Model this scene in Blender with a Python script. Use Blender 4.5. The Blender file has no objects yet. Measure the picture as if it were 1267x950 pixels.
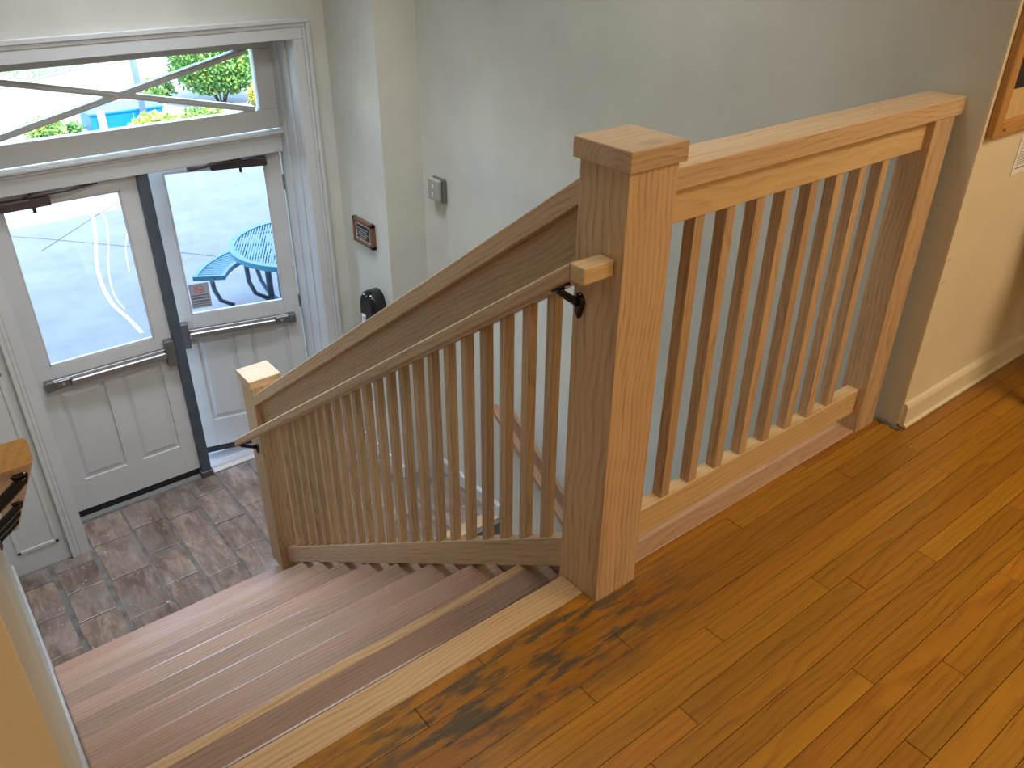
import bpy, bmesh, math, random
from mathutils import Vector, Matrix
random.seed(7)
S = bpy.context.scene
C = S.collection

# ------------------------------------------------------------------ camera, world, sun, exposure
cam_d = bpy.data.cameras.new('camera'); cam = bpy.data.objects.new('camera', cam_d); C.objects.link(cam)
R = [[0.7845569206457992, -0.6200037539101284, 0.008110696895477325],
     [-0.30806169997383714, -0.40110860725459485, -0.8626759960700825],
     [0.5381156263072192, 0.674319827918198, -0.5056919441719049]]
M4 = Matrix(((R[0][0], -R[1][0], -R[2][0], -1.0852725), (R[0][1], -R[1][1], -R[2][1], -1.0248425),
             (R[0][2], -R[1][2], -R[2][2], 1.4829441), (0, 0, 0, 1)))
cam.matrix_world = M4
cam_d.sensor_fit = 'HORIZONTAL'; cam_d.sensor_width = 36; cam_d.lens = 1024.2323 / 1267 * 36
cam_d.clip_start = 0.02; cam_d.clip_end = 300
S.camera = cam
S.view_settings.view_transform = 'Standard'; S.view_settings.look = 'None'
S.view_settings.gamma = 1; S.view_settings.use_curve_mapping = False
S.view_settings.exposure = 1.25

SUN_EL, SUN_AZ = 52, -4           # degrees; the sun stands behind the building
W = bpy.data.worlds.new('sky'); S.world = W; W.use_nodes = True
wn = W.node_tree; wn.nodes.clear()
sky = wn.nodes.new('ShaderNodeTexSky'); sky.sky_type = 'NISHITA'; sky.sun_disc = False
sky.sun_elevation = math.radians(SUN_EL); sky.sun_rotation = math.radians(180)
bg = wn.nodes.new('ShaderNodeBackground'); bg.inputs['Strength'].default_value = 0.85
ow = wn.nodes.new('ShaderNodeOutputWorld')
wn.links.new(sky.outputs[0], bg.inputs[0]); wn.links.new(bg.outputs[0], ow.inputs[0])

sd = bpy.data.lights.new('sun', 'SUN'); sun = bpy.data.objects.new('sun', sd); C.objects.link(sun)
sd.energy = 4.5; sd.angle = math.radians(0.6); sd.color = (1, 0.95, 0.86)
d = Vector((math.sin(math.radians(SUN_AZ)) * math.cos(math.radians(SUN_EL)), math.cos(math.radians(SUN_EL)), -math.sin(math.radians(SUN_EL))))
sun.rotation_euler = d.to_track_quat('-Z', 'Y').to_euler(); sun.location = (0, -10, 15)

def area_lamp(name, loc, size, energy, color, target):
    l = bpy.data.lights.new(name, 'AREA'); l.shape = 'RECTANGLE'; l.size, l.size_y = size; l.energy = energy; l.color = color
    o = bpy.data.objects.new(name, l); C.objects.link(o); o.location = loc
    o.rotation_euler = (Vector(target) - Vector(loc)).to_track_quat('-Z', 'Y').to_euler()
    return o
area_lamp('hall_ceiling_lamp', (1.6, -1.6, 2.42), (1.2, 0.6), 16, (1, 0.81, 0.55), (1.6, -1.6, 0))
sl = area_lamp('stairwell_ceiling_lamp', (0.05, 0.5, 2.48), (1.4, 0.5), 9, (0.93, 0.98, 1.0), (0.05, 2.9, -1.76)); sl.data.spread = math.radians(125)  # added fill for the doors and lower treads, no fixture here
dl = area_lamp('landing_ceiling_lamp', (0.0, 2.45, 2.5), (0.9, 0.5), 10, (0.80, 0.86, 1.0), (0.0, 2.45, 0)); dl.data.spread = math.radians(75)  # added downward fill that brightens the entrance landing, not a real fixture
area_lamp('hall_ceiling_lamp', (0.1, -2.75, 2.42), (1.2, 0.6), 11, (1, 0.82, 0.58), (0.1, -2.75, 0))
pl = bpy.data.lights.new('door_portal', 'AREA'); pl.shape = 'RECTANGLE'; pl.size = 1.62; pl.size_y = 2.6; pl.cycles.is_portal = True
po = bpy.data.objects.new('door_portal', pl); C.objects.link(po); po.location = (0.083, 3.86, -0.46); po.rotation_euler = (math.radians(-90), 0, 0)

# ------------------------------------------------------------------ materials
def mat(name, color=(0.8, 0.8, 0.8), rough=0.5, metal=0.0, build=None, spec=0.5):
    m = bpy.data.materials.new(name); m.use_nodes = True
    n = m.node_tree; b = n.nodes['Principled BSDF']
    b.inputs['Base Color'].default_value = (*color, 1); b.inputs['Roughness'].default_value = rough
    b.inputs['Metallic'].default_value = metal; b.inputs['Specular IOR Level'].default_value = spec
    if build: build(n, b)
    return m
def N(n, t, **k):
    x = n.nodes.new(t)
    for a, v in k.items():
        if a.startswith('i_'): x.inputs[a[2:].replace('_', ' ')].default_value = v
        else: setattr(x, a, v)
    return x
def ramp(n, fac, stops):
    r = N(n, 'ShaderNodeValToRGB'); n.links.new(fac, r.inputs[0])
    e = r.color_ramp.elements
    while len(e) < len(stops): e.new(0.5)
    for i, (p, c) in enumerate(stops): e[i].position = p; e[i].color = (*c, 1) if len(c) == 3 else c
    return r
def mix(n, fac, a, b, mode='MIX'):
    m = N(n, 'ShaderNodeMix', data_type='RGBA', blend_type=mode)
    for s, v in ((0, fac), (6, a), (7, b)):
        if isinstance(v, bpy.types.NodeSocket): n.links.new(v, m.inputs[s])
        elif isinstance(v, (int, float)): m.inputs[s].default_value = v
        else: m.inputs[s].default_value = (*v, 1)
    return m.outputs[2]
def mth(n, op, a, b=0.0, clamp=False):
    m = N(n, 'ShaderNodeMath', operation=op, use_clamp=clamp)
    for s, v in ((0, a), (1, b)):
        if isinstance(v, bpy.types.NodeSocket): n.links.new(v, m.inputs[s])
        else: m.inputs[s].default_value = v
    return m.outputs[0]
def maprange(n, v, a, b, c=0.0, d_=1.0):
    m = N(n, 'ShaderNodeMapRange'); n.links.new(v, m.inputs[0])
    for i, x in enumerate((a, b, c, d_)): m.inputs[i + 1].default_value = x
    return m.outputs[0]

def oak(name, light, dark, vary=0.12, rough=0.5, ring=26.0, contrast=0.40, pore=0.75, stain=False, coat=0.0, huevar=0.0):
    """wood whose grain runs along each piece's own local X axis"""
    def bld(n, b):
        tc = N(n, 'ShaderNodeTexCoord'); oi = N(n, 'ShaderNodeObjectInfo')
        off = N(n, 'ShaderNodeCombineXYZ')
        for i, k in enumerate((37.0, 0.31, 0.27)):
            n.links.new(mth(n, 'MULTIPLY', mth(n, 'FRACT', mth(n, 'MULTIPLY', oi.outputs['Random'], [1, 7.13, 13.7][i])), k), off.inputs[i])
        add = N(n, 'ShaderNodeVectorMath', operation='ADD'); n.links.new(tc.outputs['Object'], add.inputs[0]); n.links.new(off.outputs[0], add.inputs[1])
        mp = N(n, 'ShaderNodeMapping'); mp.inputs['Scale'].default_value = (0.07, 1, 1); n.links.new(add.outputs[0], mp.inputs[0])
        # low-frequency bend of the rings
        nz = N(n, 'ShaderNodeTexNoise', i_Scale=5.5, i_Detail=2.0); mp2 = N(n, 'ShaderNodeMapping'); mp2.inputs['Scale'].default_value = (0.5, 1, 1)
        n.links.new(add.outputs[0], mp2.inputs[0]); n.links.new(mp2.outputs[0], nz.inputs[0])
        sc = N(n, 'ShaderNodeVectorMath', operation='SCALE'); n.links.new(nz.outputs['Color'], sc.inputs[0]); sc.inputs['Scale'].default_value = 0.06
        ad2 = N(n, 'ShaderNodeVectorMath', operation='ADD'); n.links.new(mp.outputs[0], ad2.inputs[0]); n.links.new(sc.outputs[0], ad2.inputs[1])
        wv = N(n, 'ShaderNodeTexWave', wave_type='RINGS', rings_direction='X', wave_profile='SAW', i_Scale=ring, i_Distortion=0.5, i_Detail=2.0)
        wv.inputs['Detail Scale'].default_value = 1.6; n.links.new(ad2.outputs[0], wv.inputs[0])
        rg = ramp(n, wv.outputs[0], [(0.0, (0, 0, 0)), (0.5, (0.25, 0.25, 0.25)), (0.86, (0.9, 0.9, 0.9)), (1.0, (0.15, 0.15, 0.15))])
        # pores: long thin flecks
        mp3 = N(n, 'ShaderNodeMapping'); mp3.inputs['Scale'].default_value = (6, 330, 330); n.links.new(add.outputs[0], mp3.inputs[0])
        pn = N(n, 'ShaderNodeTexNoise', i_Scale=1.0, i_Detail=2.0); n.links.new(mp3.outputs[0], pn.inputs[0])
        pr = maprange(n, pn.outputs[0], 0.52, 0.72)
        mp4 = N(n, 'ShaderNodeMapping'); mp4.inputs['Scale'].default_value = (1.2, 26, 26); n.links.new(add.outputs[0], mp4.inputs[0])
        bn = N(n, 'ShaderNodeTexNoise', i_Scale=1.0, i_Detail=3.0); n.links.new(mp4.outputs[0], bn.inputs[0])
        f = mth(n, 'ADD', mth(n, 'MULTIPLY', rg.outputs[0], contrast), mth(n, 'MULTIPLY', mth(n, 'SUBTRACT', bn.outputs[0], 0.45), 0.9), clamp=True)
        f = mth(n, 'ADD', f, mth(n, 'MULTIPLY', pr, mth(n, 'ADD', mth(n, 'MULTIPLY', rg.outputs[0], pore), pore * 0.35)), clamp=True)
        col = mix(n, f, light, dark)
        hs = N(n, 'ShaderNodeHueSaturation'); n.links.new(col, hs.inputs['Color'])
        n.links.new(mth(n, 'ADD', 1.0 - vary, mth(n, 'MULTIPLY', oi.outputs['Random'], 2 * vary)), hs.inputs['Value'])
        if huevar: n.links.new(mth(n, 'ADD', 0.5 - huevar, mth(n, 'MULTIPLY', mth(n, 'FRACT', mth(n, 'MULTIPLY', oi.outputs['Random'], 17.3)), 2 * huevar)), hs.inputs['Hue'])
        out = hs.outputs[0]
        if stain:   # old grey-black water stains by the top step and scattered scuffs
            g = N(n, 'ShaderNodeNewGeometry'); sp = N(n, 'ShaderNodeSeparateXYZ'); n.links.new(g.outputs['Position'], sp.inputs[0])
            dx = mth(n, 'ABSOLUTE', mth(n, 'ADD', sp.outputs[0], 0.27)); dy = mth(n, 'ABSOLUTE', mth(n, 'ADD', sp.outputs[1], 0.055))
            near = mth(n, 'MULTIPLY', maprange(n, dx, 0.62, 0.25), maprange(n, dy, 0.17, 0.05))
            m5 = N(n, 'ShaderNodeMapping'); m5.inputs['Scale'].default_value = (6, 32, 6); n.links.new(g.outputs['Position'], m5.inputs[0])
            s1 = N(n, 'ShaderNodeTexNoise', i_Scale=1.0, i_Detail=5.0, i_Roughness=0.65); n.links.new(m5.outputs[0], s1.inputs[0])
            st = mth(n, 'MULTIPLY', near, maprange(n, s1.outputs[0], 0.475, 0.56), clamp=True)
            out = mix(n, mth(n, 'MULTIPLY', st, 0.88), out, (0.06, 0.055, 0.035))
            s2 = N(n, 'ShaderNodeTexNoise', i_Scale=48.0, i_Detail=2.0); n.links.new(g.outputs['Position'], s2.inputs[0])
            out = mix(n, maprange(n, s2.outputs[0], 0.70, 0.76, 0, 0.55), out, (0.10, 0.05, 0.015))
        n.links.new(out, b.inputs['Base Color'])
        bp = N(n, 'ShaderNodeBump'); bp.inputs['Strength'].default_value = 0.12; bp.inputs['Distance'].default_value = 0.0006
        n.links.new(mth(n, 'SUBTRACT', 1.0, pr), bp.inputs['Height']); n.links.new(bp.outputs[0], b.inputs['Normal'])
        if coat: b.inputs['Coat Weight'].default_value = coat; b.inputs['Coat Roughness'].default_value = 0.22
    return mat(name, light, rough, build=bld)

def paint(name, col, rough=0.55, amt=0.05, sc=3.0, bump=0.05):
    def bld(n, b):
        g = N(n, 'ShaderNodeNewGeometry'); z = N(n, 'ShaderNodeTexNoise', i_Scale=sc, i_Detail=4.0); n.links.new(g.outputs['Position'], z.inputs[0])
        c2 = tuple(c * (1 - 2 * amt) for c in col)
        n.links.new(mix(n, maprange(n, z.outputs[0], 0.35, 0.7), col, c2), b.inputs['Base Color'])
        z2 = N(n, 'ShaderNodeTexNoise', i_Scale=220.0, i_Detail=2.0); n.links.new(g.outputs['Position'], z2.inputs[0])
        bp = N(n, 'ShaderNodeBump'); bp.inputs['Strength'].default_value = bump; bp.inputs['Distance'].default_value = 0.001
        n.links.new(z2.outputs[0], bp.inputs['Height']); n.links.new(bp.outputs[0], b.inputs['Normal'])
    return mat(name, col, rough, build=bld)

M = {}
M['oak'] = oak('fresh_oak', (0.60, 0.415, 0.238), (0.34, 0.20, 0.102), vary=0.10, rough=0.42)
M['oak_cap'] = oak('fresh_oak_cap', (0.62, 0.435, 0.258), (0.39, 0.24, 0.128), vary=0.08, rough=0.40, contrast=0.35)
M['oak_pale'] = oak('pale_oak', (0.66, 0.465, 0.24), (0.47, 0.30, 0.135), vary=0.05, rough=0.45, contrast=0.35)
M['tread'] = oak('red_oak_tread', (0.45, 0.295, 0.21), (0.27, 0.165, 0.11), vary=0.14, rough=0.30, contrast=0.45, huevar=0.006, coat=0.22)
M['nosing'] = oak('pale_oak_nosing', (0.66, 0.45, 0.24), (0.42, 0.25, 0.11), vary=0.03, rough=0.45, contrast=0.6, ring=30)
M['plank'] = oak('amber_strip_floor', (0.40, 0.172, 0.012), (0.22, 0.078, 0.005), vary=0.15, rough=0.33, contrast=0.4, ring=20, stain=True, coat=0.15, huevar=0.005)
M['shoe'] = oak('pinkish_sanded_oak', (0.60, 0.37, 0.22), (0.44, 0.25, 0.13), vary=0.04, rough=0.6)
M['oak_dark'] = oak('brown_oak', (0.40, 0.23, 0.13), (0.24, 0.13, 0.07), vary=0.04)
M['wall'] = paint('grey_wall_paint', (0.62, 0.62, 0.55), 0.55)
M['cream'] = paint('cream_wall_paint', (0.76, 0.67, 0.48), 0.55)
M['ceil'] = paint('ceiling_paint', (0.72, 0.70, 0.65), 0.8)
M['trim'] = paint('grey_white_trim_paint', (0.58, 0.59, 0.585), 0.30, 0.03, 2.0, 0.02)
M['door'] = paint('off_white_door_paint', (0.60, 0.605, 0.60), 0.38, 0.04, 4.0, 0.03)
M['mull'] = paint('slate_blue_mullion_paint', (0.075, 0.095, 0.12), 0.45, 0.15, 9.0)
M['steel'] = mat('brushed_bar_metal', (0.42, 0.41, 0.40), 0.33, 0.9)
M['steel_dark'] = mat('dark_bar_metal', (0.24, 0.235, 0.235), 0.40, 0.8)
M['bronze'] = mat('aged_bronze_closer', (0.075, 0.055, 0.055), 0.5, 0.3)
M['black'] = mat('glossy_black_iron', (0.008, 0.008, 0.009), 0.18)
M['black_matte'] = mat('dull_black', (0.012, 0.012, 0.012), 0.6)
M['gap'] = mat('dark_joint', (0.03, 0.015, 0.006), 0.9)
M['grout'] = paint('dusty_grey_grout', (0.20, 0.185, 0.165), 0.85, 0.25, 14.0)
M['alu'] = mat('threshold_aluminium', (0.62, 0.63, 0.66), 0.35, 0.7)
M['alu_dark'] = mat('worn_threshold_metal', (0.12, 0.12, 0.115), 0.5, 0.5)
M['paper'] = mat('white_paper', (0.80, 0.78, 0.76), 0.7)
M['ink'] = mat('grey_ink', (0.10, 0.10, 0.11), 0.7)
M['thermo'] = mat('grey_beige_plastic', (0.36, 0.355, 0.32), 0.35)
M['thermo_dk'] = mat('dark_grey_plastic', (0.13, 0.13, 0.12), 0.4)
M['white_plastic'] = mat('white_plastic', (0.80, 0.80, 0.80), 0.3)
M['clear_plastic'] = mat('pale_grey_plastic', (0.55, 0.57, 0.62), 0.15)
M['walnut'] = oak('dark_walnut_frame', (0.17, 0.09, 0.05), (0.07, 0.035, 0.02), vary=0.02, rough=0.35)
M['pink_brass'] = mat('pale_rose_brass', (0.68, 0.48, 0.38), 0.35, 0.4)
M['oakframe'] = oak('amber_board_frame', (0.50, 0.25, 0.07), (0.30, 0.13, 0.03), vary=0.02, rough=0.35)
M['concrete'] = None
def glass_build():
    m = bpy.data.materials.new('clear_glass'); m.use_nodes = True; n = m.node_tree; n.nodes.clear()
    o = N(n, 'ShaderNodeOutputMaterial'); t = N(n, 'ShaderNodeBsdfTransparent'); t.inputs[0].default_value = (0.94, 0.96, 0.97, 1)
    g = N(n, 'ShaderNodeBsdfGlossy'); g.inputs['Roughness'].default_value = 0.02
    f = N(n, 'ShaderNodeFresnel'); f.inputs[0].default_value = 1.45
    mx = N(n, 'ShaderNodeMixShader'); n.links.new(f.outputs[0], mx.inputs[0]); n.links.new(t.outputs[0], mx.inputs[1]); n.links.new(g.outputs[0], mx.inputs[2])
    n.links.new(mx.outputs[0], o.inputs[0]); return m
M['glass'] = glass_build()
def tile_bld(n, b):
    g = N(n, 'ShaderNodeNewGeometry'); oi = N(n, 'ShaderNodeObjectInfo')
    mp = N(n, 'ShaderNodeMapping'); mp.inputs['Scale'].default_value = (16, 5, 8); n.links.new(g.outputs['Position'], mp.inputs[0])
    a = N(n, 'ShaderNodeTexNoise', i_Scale=1.0, i_Detail=6.0, i_Roughness=0.7, i_Distortion=0.6); n.links.new(mp.outputs[0], a.inputs[0])
    c = ramp(n, a.outputs[0], [(0.25, (0.07, 0.048, 0.035)), (0.47, (0.18, 0.125, 0.093)), (0.62, (0.30, 0.225, 0.175)), (0.8, (0.45, 0.40, 0.36))])
    hs = N(n, 'ShaderNodeHueSaturation'); n.links.new(c.outputs[0], hs.inputs['Color']); n.links.new(mth(n, 'ADD', 0.75, mth(n, 'MULTIPLY', oi.outputs['Random'], 0.5)), hs.inputs['Value'])
    # pale dust lying over the tiles
    d1 = N(n, 'ShaderNodeTexNoise', i_Scale=5.0, i_Detail=5.0); n.links.new(g.outputs['Position'], d1.inputs[0])
    out = mix(n, maprange(n, d1.outputs[0], 0.42, 0.72, 0, 0.55), hs.outputs[0], (0.27, 0.25, 0.225))
    v = N(n, 'ShaderNodeTexNoise', i_Scale=60.0, i_Detail=1.0); n.links.new(g.outputs['Position'], v.inputs[0])
    out = mix(n, maprange(n, v.outputs[0], 0.73, 0.77, 0, 0.7), out, (0.7, 0.68, 0.66))
    n.links.new(out, b.inputs['Base Color'])
    bp = N(n, 'ShaderNodeBump'); bp.inputs['Strength'].default_value = 0.5; bp.inputs['Distance'].default_value = 0.003
    n.links.new(a.outputs[0], bp.inputs['Height']); n.links.new(bp.outputs[0], b.inputs['Normal'])
M['tile'] = mat('brown_stone_tile', (0.2, 0.12, 0.08), 0.36, build=tile_bld)
def conc_bld(n, b):
    g = N(n, 'ShaderNodeNewGeometry')
    a = N(n, 'ShaderNodeTexNoise', i_Scale=2.2, i_Detail=7.0, i_Roughness=0.65); n.links.new(g.outputs['Position'], a.inputs[0])
    n.links.new(mix(n, maprange(n, a.outputs[0], 0.35, 0.7), (0.29, 0.285, 0.27), (0.23, 0.225, 0.215)), b.inputs['Base Color'])
M['concrete'] = mat('pale_concrete', (0.58, 0.56, 0.53), 0.85, build=conc_bld)
M['streak'] = mat('white_dried_splash', (0.62, 0.63, 0.62), 0.7)  # plain white for the lines over the pavement
M['crack'] = mat('joint_line_dark', (0.10, 0.10, 0.10), 0.9)
def leafmat(name, c1, c2):
    def bld(n, b):
        g = N(n, 'ShaderNodeNewGeometry')
        a = N(n, 'ShaderNodeTexNoise', i_Scale=4.0, i_Detail=3.0); n.links.new(g.outputs['Position'], a.inputs[0])
        n.links.new(mix(n, maprange(n, a.outputs[0], 0.4, 0.62), c1, c2), b.inputs['Base Color'])
    return mat(name, c1, 0.5, build=bld)
M['leaf'] = leafmat('deep_green_leaf', (0.06, 0.20, 0.035), (0.12, 0.30, 0.05))
M['leaf_lt'] = leafmat('yellow_green_leaf', (0.20, 0.36, 0.06), (0.42, 0.46, 0.08))
M['leaf_org'] = leafmat('orange_yellow_leaf', (0.55, 0.36, 0.04), (0.5, 0.45, 0.08))
M['grassm'] = leafmat('lawn_green', (0.10, 0.26, 0.05), (0.15, 0.33, 0.08))
M['stem'] = mat('grey_brown_stem', (0.12, 0.085, 0.07), 0.8)
M['blue_bin'] = mat('bright_blue_enamel', (0.0, 0.17, 0.62), 0.4)
M['pink'] = mat('faded_pink_panel', (0.62, 0.30, 0.33), 0.6)
M['table_blue'] = mat('teal_blue_coated_steel', (0.02, 0.15, 0.22), 0.4)
M['tube_blue'] = mat('slate_blue_tube', (0.05, 0.09, 0.13), 0.4, 0.2)
M['pole'] = mat('blue_grey_pole_paint', (0.30, 0.42, 0.60), 0.4, 0.2)
M['sticker'] = mat('grey_sticker', (0.36, 0.38, 0.41), 0.6)
M['sticker_red'] = mat('faded_red_print', (0.55, 0.13, 0.10), 0.6)
M['cork'] = paint('tan_cork', (0.62, 0.42, 0.19), 0.85, 0.08, 40.0, 0.3)
M['brickm'] = paint('building_brick', (0.30, 0.15, 0.10), 0.85, 0.1, 6.0)

# ------------------------------------------------------------------ mesh helpers
WM = {}
def wmat(o): return WM.get(o.name, Matrix())
def tag(o, label=None, cat=None, group=None, kind=None):
    if label: o['label'] = label
    if cat: o['category'] = cat
    if group: o['group'] = group
    if kind: o['kind'] = kind
    return o
def empty(name, loc=(0, 0, 0), label=None, cat=None, group=None, kind=None, Mx=None):
    o = bpy.data.objects.new(name, None); C.objects.link(o); o.empty_display_size = 0.05
    m = Mx if Mx is not None else Matrix.Translation(loc)
    o.matrix_basis = m; WM[o.name] = m.copy()
    return tag(o, label, cat, group, kind)
def link(name, bm, material, parent, Mw):
    """bm holds world coordinates; stored in the frame Mw"""
    bmesh.ops.recalc_face_normals(bm, faces=bm.faces)
    bm.transform(Mw.inverted())
    me = bpy.data.meshes.new(name); bm.to_mesh(me); bm.free(); me.materials.append(material)
    o = bpy.data.objects.new(name, me); C.objects.link(o)
    if parent is not None:
        o.parent = parent; o.matrix_basis = wmat(parent).inverted() @ Mw
    else: o.matrix_basis = Mw
    WM[o.name] = Mw.copy()
    return o
AX = {'x': Matrix.Identity(3), 'y': Matrix(((0, -1, 0), (1, 0, 0), (0, 0, 1))), 'z': Matrix(((0, 0, -1), (0, 1, 0), (1, 0, 0)))}
def frame(center, grain):
    r = AX[grain] if isinstance(grain, str) else grain
    return Matrix.Translation(center) @ r.to_4x4()
def bmbox(bm, x, y, z, bev=0.0, seg=1, T=None):
    vs = [Vector((a, b, c)) for a in x for b in y for c in z]
    if T: vs = [T @ v for v in vs]
    v = [bm.verts.new(p) for p in vs]
    fs = [bm.faces.new([v[i] for i in q]) for q in ((0, 1, 3, 2), (4, 6, 7, 5), (0, 4, 5, 1), (2, 3, 7, 6), (0, 2, 6, 4), (1, 5, 7, 3))]
    if bev:
        es = list({e for f in fs for e in f.edges})
        bmesh.ops.bevel(bm, geom=es, offset=bev, segments=seg, affect='EDGES', profile=0.5)
def box(name, x, y, z, m, parent=None, grain='x', bev=0.0015, seg=1, T=None, label=None, kind=None):
    bm = bmesh.new(); bmbox(bm, x, y, z, bev, seg, T)
    c = Vector(((x[0] + x[1]) / 2, (y[0] + y[1]) / 2, (z[0] + z[1]) / 2))
    Mw = frame(c, grain)
    if T: Mw = T @ Mw
    o = link(name, bm, m, parent, Mw)
    return tag(o, label, kind=kind)
def prism(name, pts, axis, rng, m, parent=None, grain='x', bev=0.0, seg=1, T=None, label=None, kind=None, flat=True):
    """polygon pts in the plane normal to axis, extruded over rng"""
    bm = bmesh.new(); n = len(pts); rows = []
    for t in rng:
        r = []
        for a, b in pts:
            p = {'x': (t, a, b), 'y': (a, t, b), 'z': (a, b, t)}[axis]
            r.append(bm.verts.new(T @ Vector(p) if T else p))
        rows.append(r)
    fs = [bm.faces.new(rows[0]), bm.faces.new(rows[1][::-1])]
    for i in range(n): fs.append(bm.faces.new((rows[0][i], rows[0][(i + 1) % n], rows[1][(i + 1) % n], rows[1][i])))
    bmesh.ops.recalc_face_normals(bm, faces=bm.faces)
    if bev: bmesh.ops.bevel(bm, geom=list(bm.edges), offset=bev, segments=seg, affect='EDGES', profile=0.5)
    c = Vector((0, 0, 0))
    for v in bm.verts: c += v.co
    c /= len(bm.verts)
    o = link(name, bm, m, parent, frame(c, grain))
    return tag(o, label, kind=kind)
def bmtube(bm, pts, r, n=8, cap=True, T=None):
    pts = [Vector(p) for p in pts]
    if T: pts = [T @ p for p in pts]
    rings = []; up = None
    for i, p in enumerate(pts):
        t = (pts[min(i + 1, len(pts) - 1)] - pts[max(i - 1, 0)]).normalized()
        if up is None: up = t.orthogonal().normalized()
        up = (up - t * up.dot(t)).normalized(); s = t.cross(up)
        rr = r[i] if isinstance(r, (list, tuple)) else r
        rings.append([bm.verts.new(p + (up * math.cos(2 * math.pi * k / n) + s * math.sin(2 * math.pi * k / n)) * rr) for k in range(n)])
    for a, b in zip(rings, rings[1:]):
        for k in range(n):
            f = bm.faces.new((a[k], a[(k + 1) % n], b[(k + 1) % n], b[k])); f.smooth = True
    if cap: bm.faces.new(rings[0][::-1]); bm.faces.new(rings[-1])
def tube(name, pts, r, m, parent=None, n=8, T=None, label=None):
    bm = bmesh.new(); bmtube(bm, pts, r, n, True, T)
    c = sum((v.co for v in bm.verts), Vector()) / len(bm.verts)
    o = link(name, bm, m, parent, Matrix.Translation(c)); return tag(o, label)
def multibox(name, boxes, m, parent=None, grain='x', bev=0.001, T=None, label=None, kind=None, seg=1):
    bm = bmesh.new()
    for x, y, z in boxes: bmbox(bm, x, y, z, bev, seg, T)
    c = sum((v.co for v in bm.verts), Vector()) / len(bm.verts)
    o = link(name, bm, m, parent, frame(c, grain)); return tag(o, label, kind=kind)

# ------------------------------------------------------------------ key dimensions
RISE, RUN = 0.1763, 0.2462
SL = RISE / RUN
N0 = 0.121                      # y of the landing nosing
ZF = -10 * RISE                 # lower landing floor
XL, XR = -1.105, 1.32           # stairwell side walls
YD = 3.31                       # entrance wall
slope_rot = Matrix.Rotation(math.atan(-SL), 3, 'X') @ AX['y']

# ------------------------------------------------------------------ setting: walls, ceiling
st = dict(kind='structure')
ZC = 2.55
box('wall_left', (XL - 0.15, XL), (-0.45, YD), (ZF - 0.02, ZC), M['wall'], bev=0, **st)
box('wall_left', (-3.0, XL - 0.15), (-0.45, -0.30), (-0.2, ZC), M['cream'], bev=0, **st)
box('wall_left', (XL - 0.1501, XL - 0.0005), (-0.456, -0.45), (-0.0, ZC), M['cream'], bev=0, **st)
box('wall_right', (XR, XR + 0.12), (-0.030, 2.79), (-3.25, ZC), M['wall'], bev=0, **st)
wf = empty('wall_right', (1.3, -0.03, 0), kind='structure')
box('wall_face', (XR + 0.0005, 4.0), (-0.036, -0.02), (0.012, ZC), M['cream'], wf, bev=0)
for p in (((1.326, 1.356), 1.046, 0.003), ((1.326, 1.360), 0.958, 0.003), ((1.328, 1.350), 0.578, 0.004), ((1.33, 1.357), 0.504, 0.004), ((1.335, 1.342), 1.0, 0.0)):
    (a, b_), z, dz = p
    prism('pencil_mark', [(a, z), (b_, z + dz), (b_, z + dz + 0.0011), (a, z + 0.0011)], 'y', (-0.0365, -0.0358), M['ink'], wf)
box('wall_right', (1.08, XR + 0.12), (2.79, YD), (-3.25, ZC), M['wall'], bev=0, **st)
box('wall_back', (-3.0, 4.0), (-3.35, -3.2), (-0.2, ZC), M['cream'], bev=0, **st)
box('wall_left', (-3.15, -3.0), (-3.35, -0.3), (-0.2, ZC), M['cream'], bev=0, **st)
box('wall_right', (4.0, 4.15), (-3.35, 0.0), (-0.2, ZC), M['cream'], bev=0, **st)
box('ceiling', (-3.15, 4.15), (-3.35, YD + 0.01), (ZC, ZC + 0.2), M['ceil'], bev=0, **st)
YO = 3.80
box('wall_front', (-9, -0.72), (YD, YO), (-3.25, 0.86), M['wall'], bev=0, **st)
box('wall_front', (0.885, 9), (YD, YO), (-3.25, 0.86), M['wall'], bev=0, **st)
box('wall_front', (-9, 9), (YD, YO), (0.86, 5.6), M['wall'], bev=0, **st)
box('wall_front', (-0.72, 0.885), (YD, YO), (-3.25, ZF - 0.03), M['wall'], bev=0, **st)
box('wall_front', (1.9, 9), (YD, YO + 0.1), (5.6, 9.2), M['brickm'], bev=0, **st)  # unseen taller part, added to carry the shade farther over the pavement
box('trim_1', (-9, -0.80), (YO, YO + 0.1), (-1.85, 5.6), M['brickm'], bev=0, **st)
box('trim_2', (0.97, 9), (YO, YO + 0.1), (-1.85, 5.6), M['brickm'], bev=0, **st)
box('trim_3', (-0.80, 0.97), (YO, YO + 0.1), (0.90, 5.6), M['brickm'], bev=0, **st)

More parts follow.
